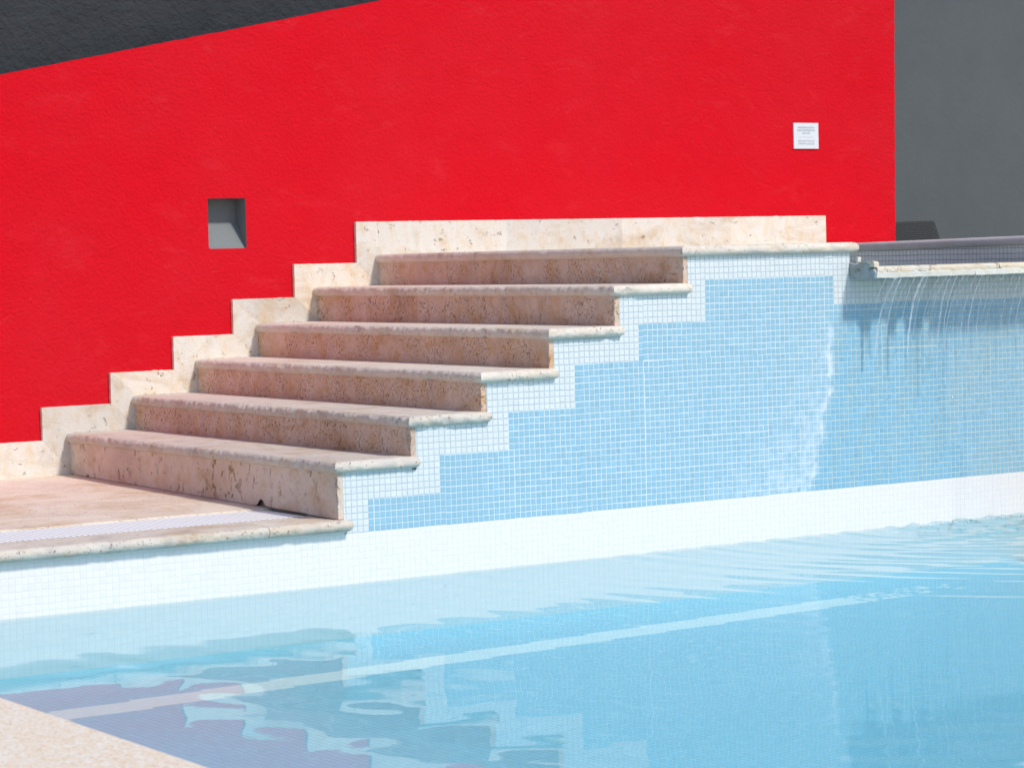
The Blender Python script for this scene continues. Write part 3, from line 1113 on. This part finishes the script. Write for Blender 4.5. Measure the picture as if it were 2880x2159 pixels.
def ico(c, r, V, Fc, st=1.0):
    b = len(V)
    p = (1 + 5 ** 0.5) / 2
    for x, y, z in ((-1, p, 0), (1, p, 0), (-1, -p, 0), (1, -p, 0), (0, -1, p), (0, 1, p), (0, -1, -p), (0, 1, -p), (p, 0, -1), (p, 0, 1), (-p, 0, -1), (-p, 0, 1)):
        V.append((c[0] + x * r / 1.9, c[1] + y * r / 1.9, c[2] + z * r / 1.9 * st))
    for f in ((0, 11, 5), (0, 5, 1), (0, 1, 7), (0, 7, 10), (0, 10, 11), (1, 5, 9), (5, 11, 4), (11, 10, 2), (10, 7, 6), (7, 1, 8), (3, 9, 4), (3, 4, 2), (3, 2, 6), (3, 6, 8), (3, 8, 9), (4, 9, 5), (2, 4, 11), (6, 2, 10), (8, 6, 7), (9, 8, 1)):
        Fc.append(tuple(b + i for i in f))


V, Fc = [], []
for i, (x, L, w) in enumerate(streams):
    for q in range(10 if x < 56 else 7):
        s = L * 0.55 + random.random() ** 1.3 * 26
        p = streampath(x, s, 1.2 + 0.5 * math.sin(i * 2.1), 4.0)
        if p[2] < ZW + 1:
            continue
        ico((p[0] + random.gauss(0, 0.35), p[1] + random.gauss(0, 0.3), p[2]), random.uniform(0.05, 0.15), V, Fc, random.uniform(1, 1.8))
mk('droplets', V, Fc, 'fall', fw, smooth=True, kind='stuff')
V, Fc = [], []
for q in range(350):
    x = 46 + 50 * random.random() ** 0.8
    y = -abs(random.gauss(0, 1.6)) - 0.3
    h = random.random() ** 3 * 0.5 * min(1, (x - 40) / 30)
    ico((x, y, ZW + 0.05 + h), random.uniform(0.05, 0.17), V, Fc, 0.7)
mk('splash_foam', V, Fc, 'foam', fw, smooth=True, kind='stuff')

# ------------------------------------------------------------------ sign on the red wall
sg = empty('wall_sign', (106.3, YR, 26.7), 'small white square sign with printed instructions on the red wall', 'sign')
box('plate', (102.75, 109.85, YR - 0.34, YR + 0.02, 26.75, 32.45), 'sign', sg, bev=0.06)


def text(s, x, z, size):
    cu = bpy.data.curves.new('lettering', 'FONT')
    cu.body = s
    cu.align_x = 'CENTER'
    cu.size = size * U
    cu.extrude = 0.0004
    o = bpy.data.objects.new('tmp', cu)
    COL.objects.link(o)
    dg = bpy.context.evaluated_depsgraph_get()
    me = bpy.data.meshes.new_from_object(o.evaluated_get(dg))
    bpy.data.objects.remove(o)
    me.name = 'lettering'
    me.materials.clear()
    me.materials.append(M['ink'])
    q = bpy.data.objects.new('lettering', me)
    COL.objects.link(q)
    q.rotation_euler = (math.pi / 2, 0, 0)
    place(q, m3((x, YR - 0.352, z)), sg)
    q['label'] = 'grey printed words: ' + s.lower()


for s, z in (('PRESIONE BOTÓN', 31.22), ('PARA ENCENDER EL', 30.62), ('JACUZZI', 30.02), ('PUSH BUTTON TO', 28.28), ('OPERATE JACUZZI', 27.68)):
    text(s, 106.3, z, 0.56)
box('divider_line', (104.2, 108.4, YR - 0.356, YR - 0.335, 29.28, 29.34), 'ink', sg)

# ------------------------------------------------------------------ wicker lounge chair behind the spa
ch = empty('wicker_chair', (182, 156, -14), 'dark woven wicker lounge chair against the grey wall', 'chair')
x0, x1, zt = 168.0, 195.0, 11.05
LEAN = 0.22


def chy(z):
    return 150 + (z + 5) * LEAN


V, Fc = [], []
for (dx, y_, z_) in ((0, 0.0, zt - 0.2), (0, 1.3, zt - 0.2), (0, 1.3, -6), (0, 0.0, -6)):
    pass
P = [(x0, zt - 0.3), (x1 - 0.9, zt + 0.05), (x1 - 0.35, zt - 0.1), (x1 - 0.1, zt - 0.7), (x1 + 1.4, 3.0), (x1 + 1.9, -6.0), (x0, -6.0)]
n = len(P)
V = [(x, chy(z) + 0.15, z) for x, z in P] + [(x, chy(z) + 1.6, z) for x, z in P]
Fc = [list(range(n))[::-1], [n + i for i in range(n)]] + [(i, (i + 1) % n, n + (i + 1) % n, n + i) for i in range(n)]
mk('backrest', V, [f[::-1] for f in Fc], 'wicker', ch)
V, Fc = [], []
z = -5.6
row = 0
while z < zt - 0.15:                                  # woven strands
    x = x0 + (0.6 if row % 2 else 0)
    while x < x1 + 1.6 - (z + 6) * 0.1 - 0.7:
        zz = z + 0.30 * (x - x0) / 27
        if zz < zt - 0.2:
            b = len(V)
            w, hh = 0.78, 0.13
            for (ax, az, ay) in ((-w / 2, -hh, 0.1), (0, -hh, -0.10), (w / 2, -hh, 0.1), (w / 2, hh, 0.1), (0, hh, -0.10), (-w / 2, hh, 0.1)):
                V.append((x + ax, chy(zz + az) + ay, zz + az))
            Fc += [(b, b + 1, b + 4, b + 5), (b + 1, b + 2, b + 3, b + 4)]
        x += 1.2
    z += 0.55
    row += 1
o = mk('weave', V, Fc, 'strand', ch, kind='stuff')
box('seat', (x0, x1 + 1.8, 128, 151, -8.5, -5.8), 'wicker', ch, bev=0.4)
for xx in (x0 + 1, x1 + 0.5):
    for yy in (129, 149):
        box('leg', (xx - 0.8, xx + 0.8, yy - 0.8, yy + 0.8, -14, -8.5), 'wicker', ch, bev=0.15)
for xx in (x0, x1 + 1.8):
    box('armrest', (xx - 1.0, xx + 1.0, 128, 151, -5.8, 0.5), 'wicker', ch, bev=0.3)
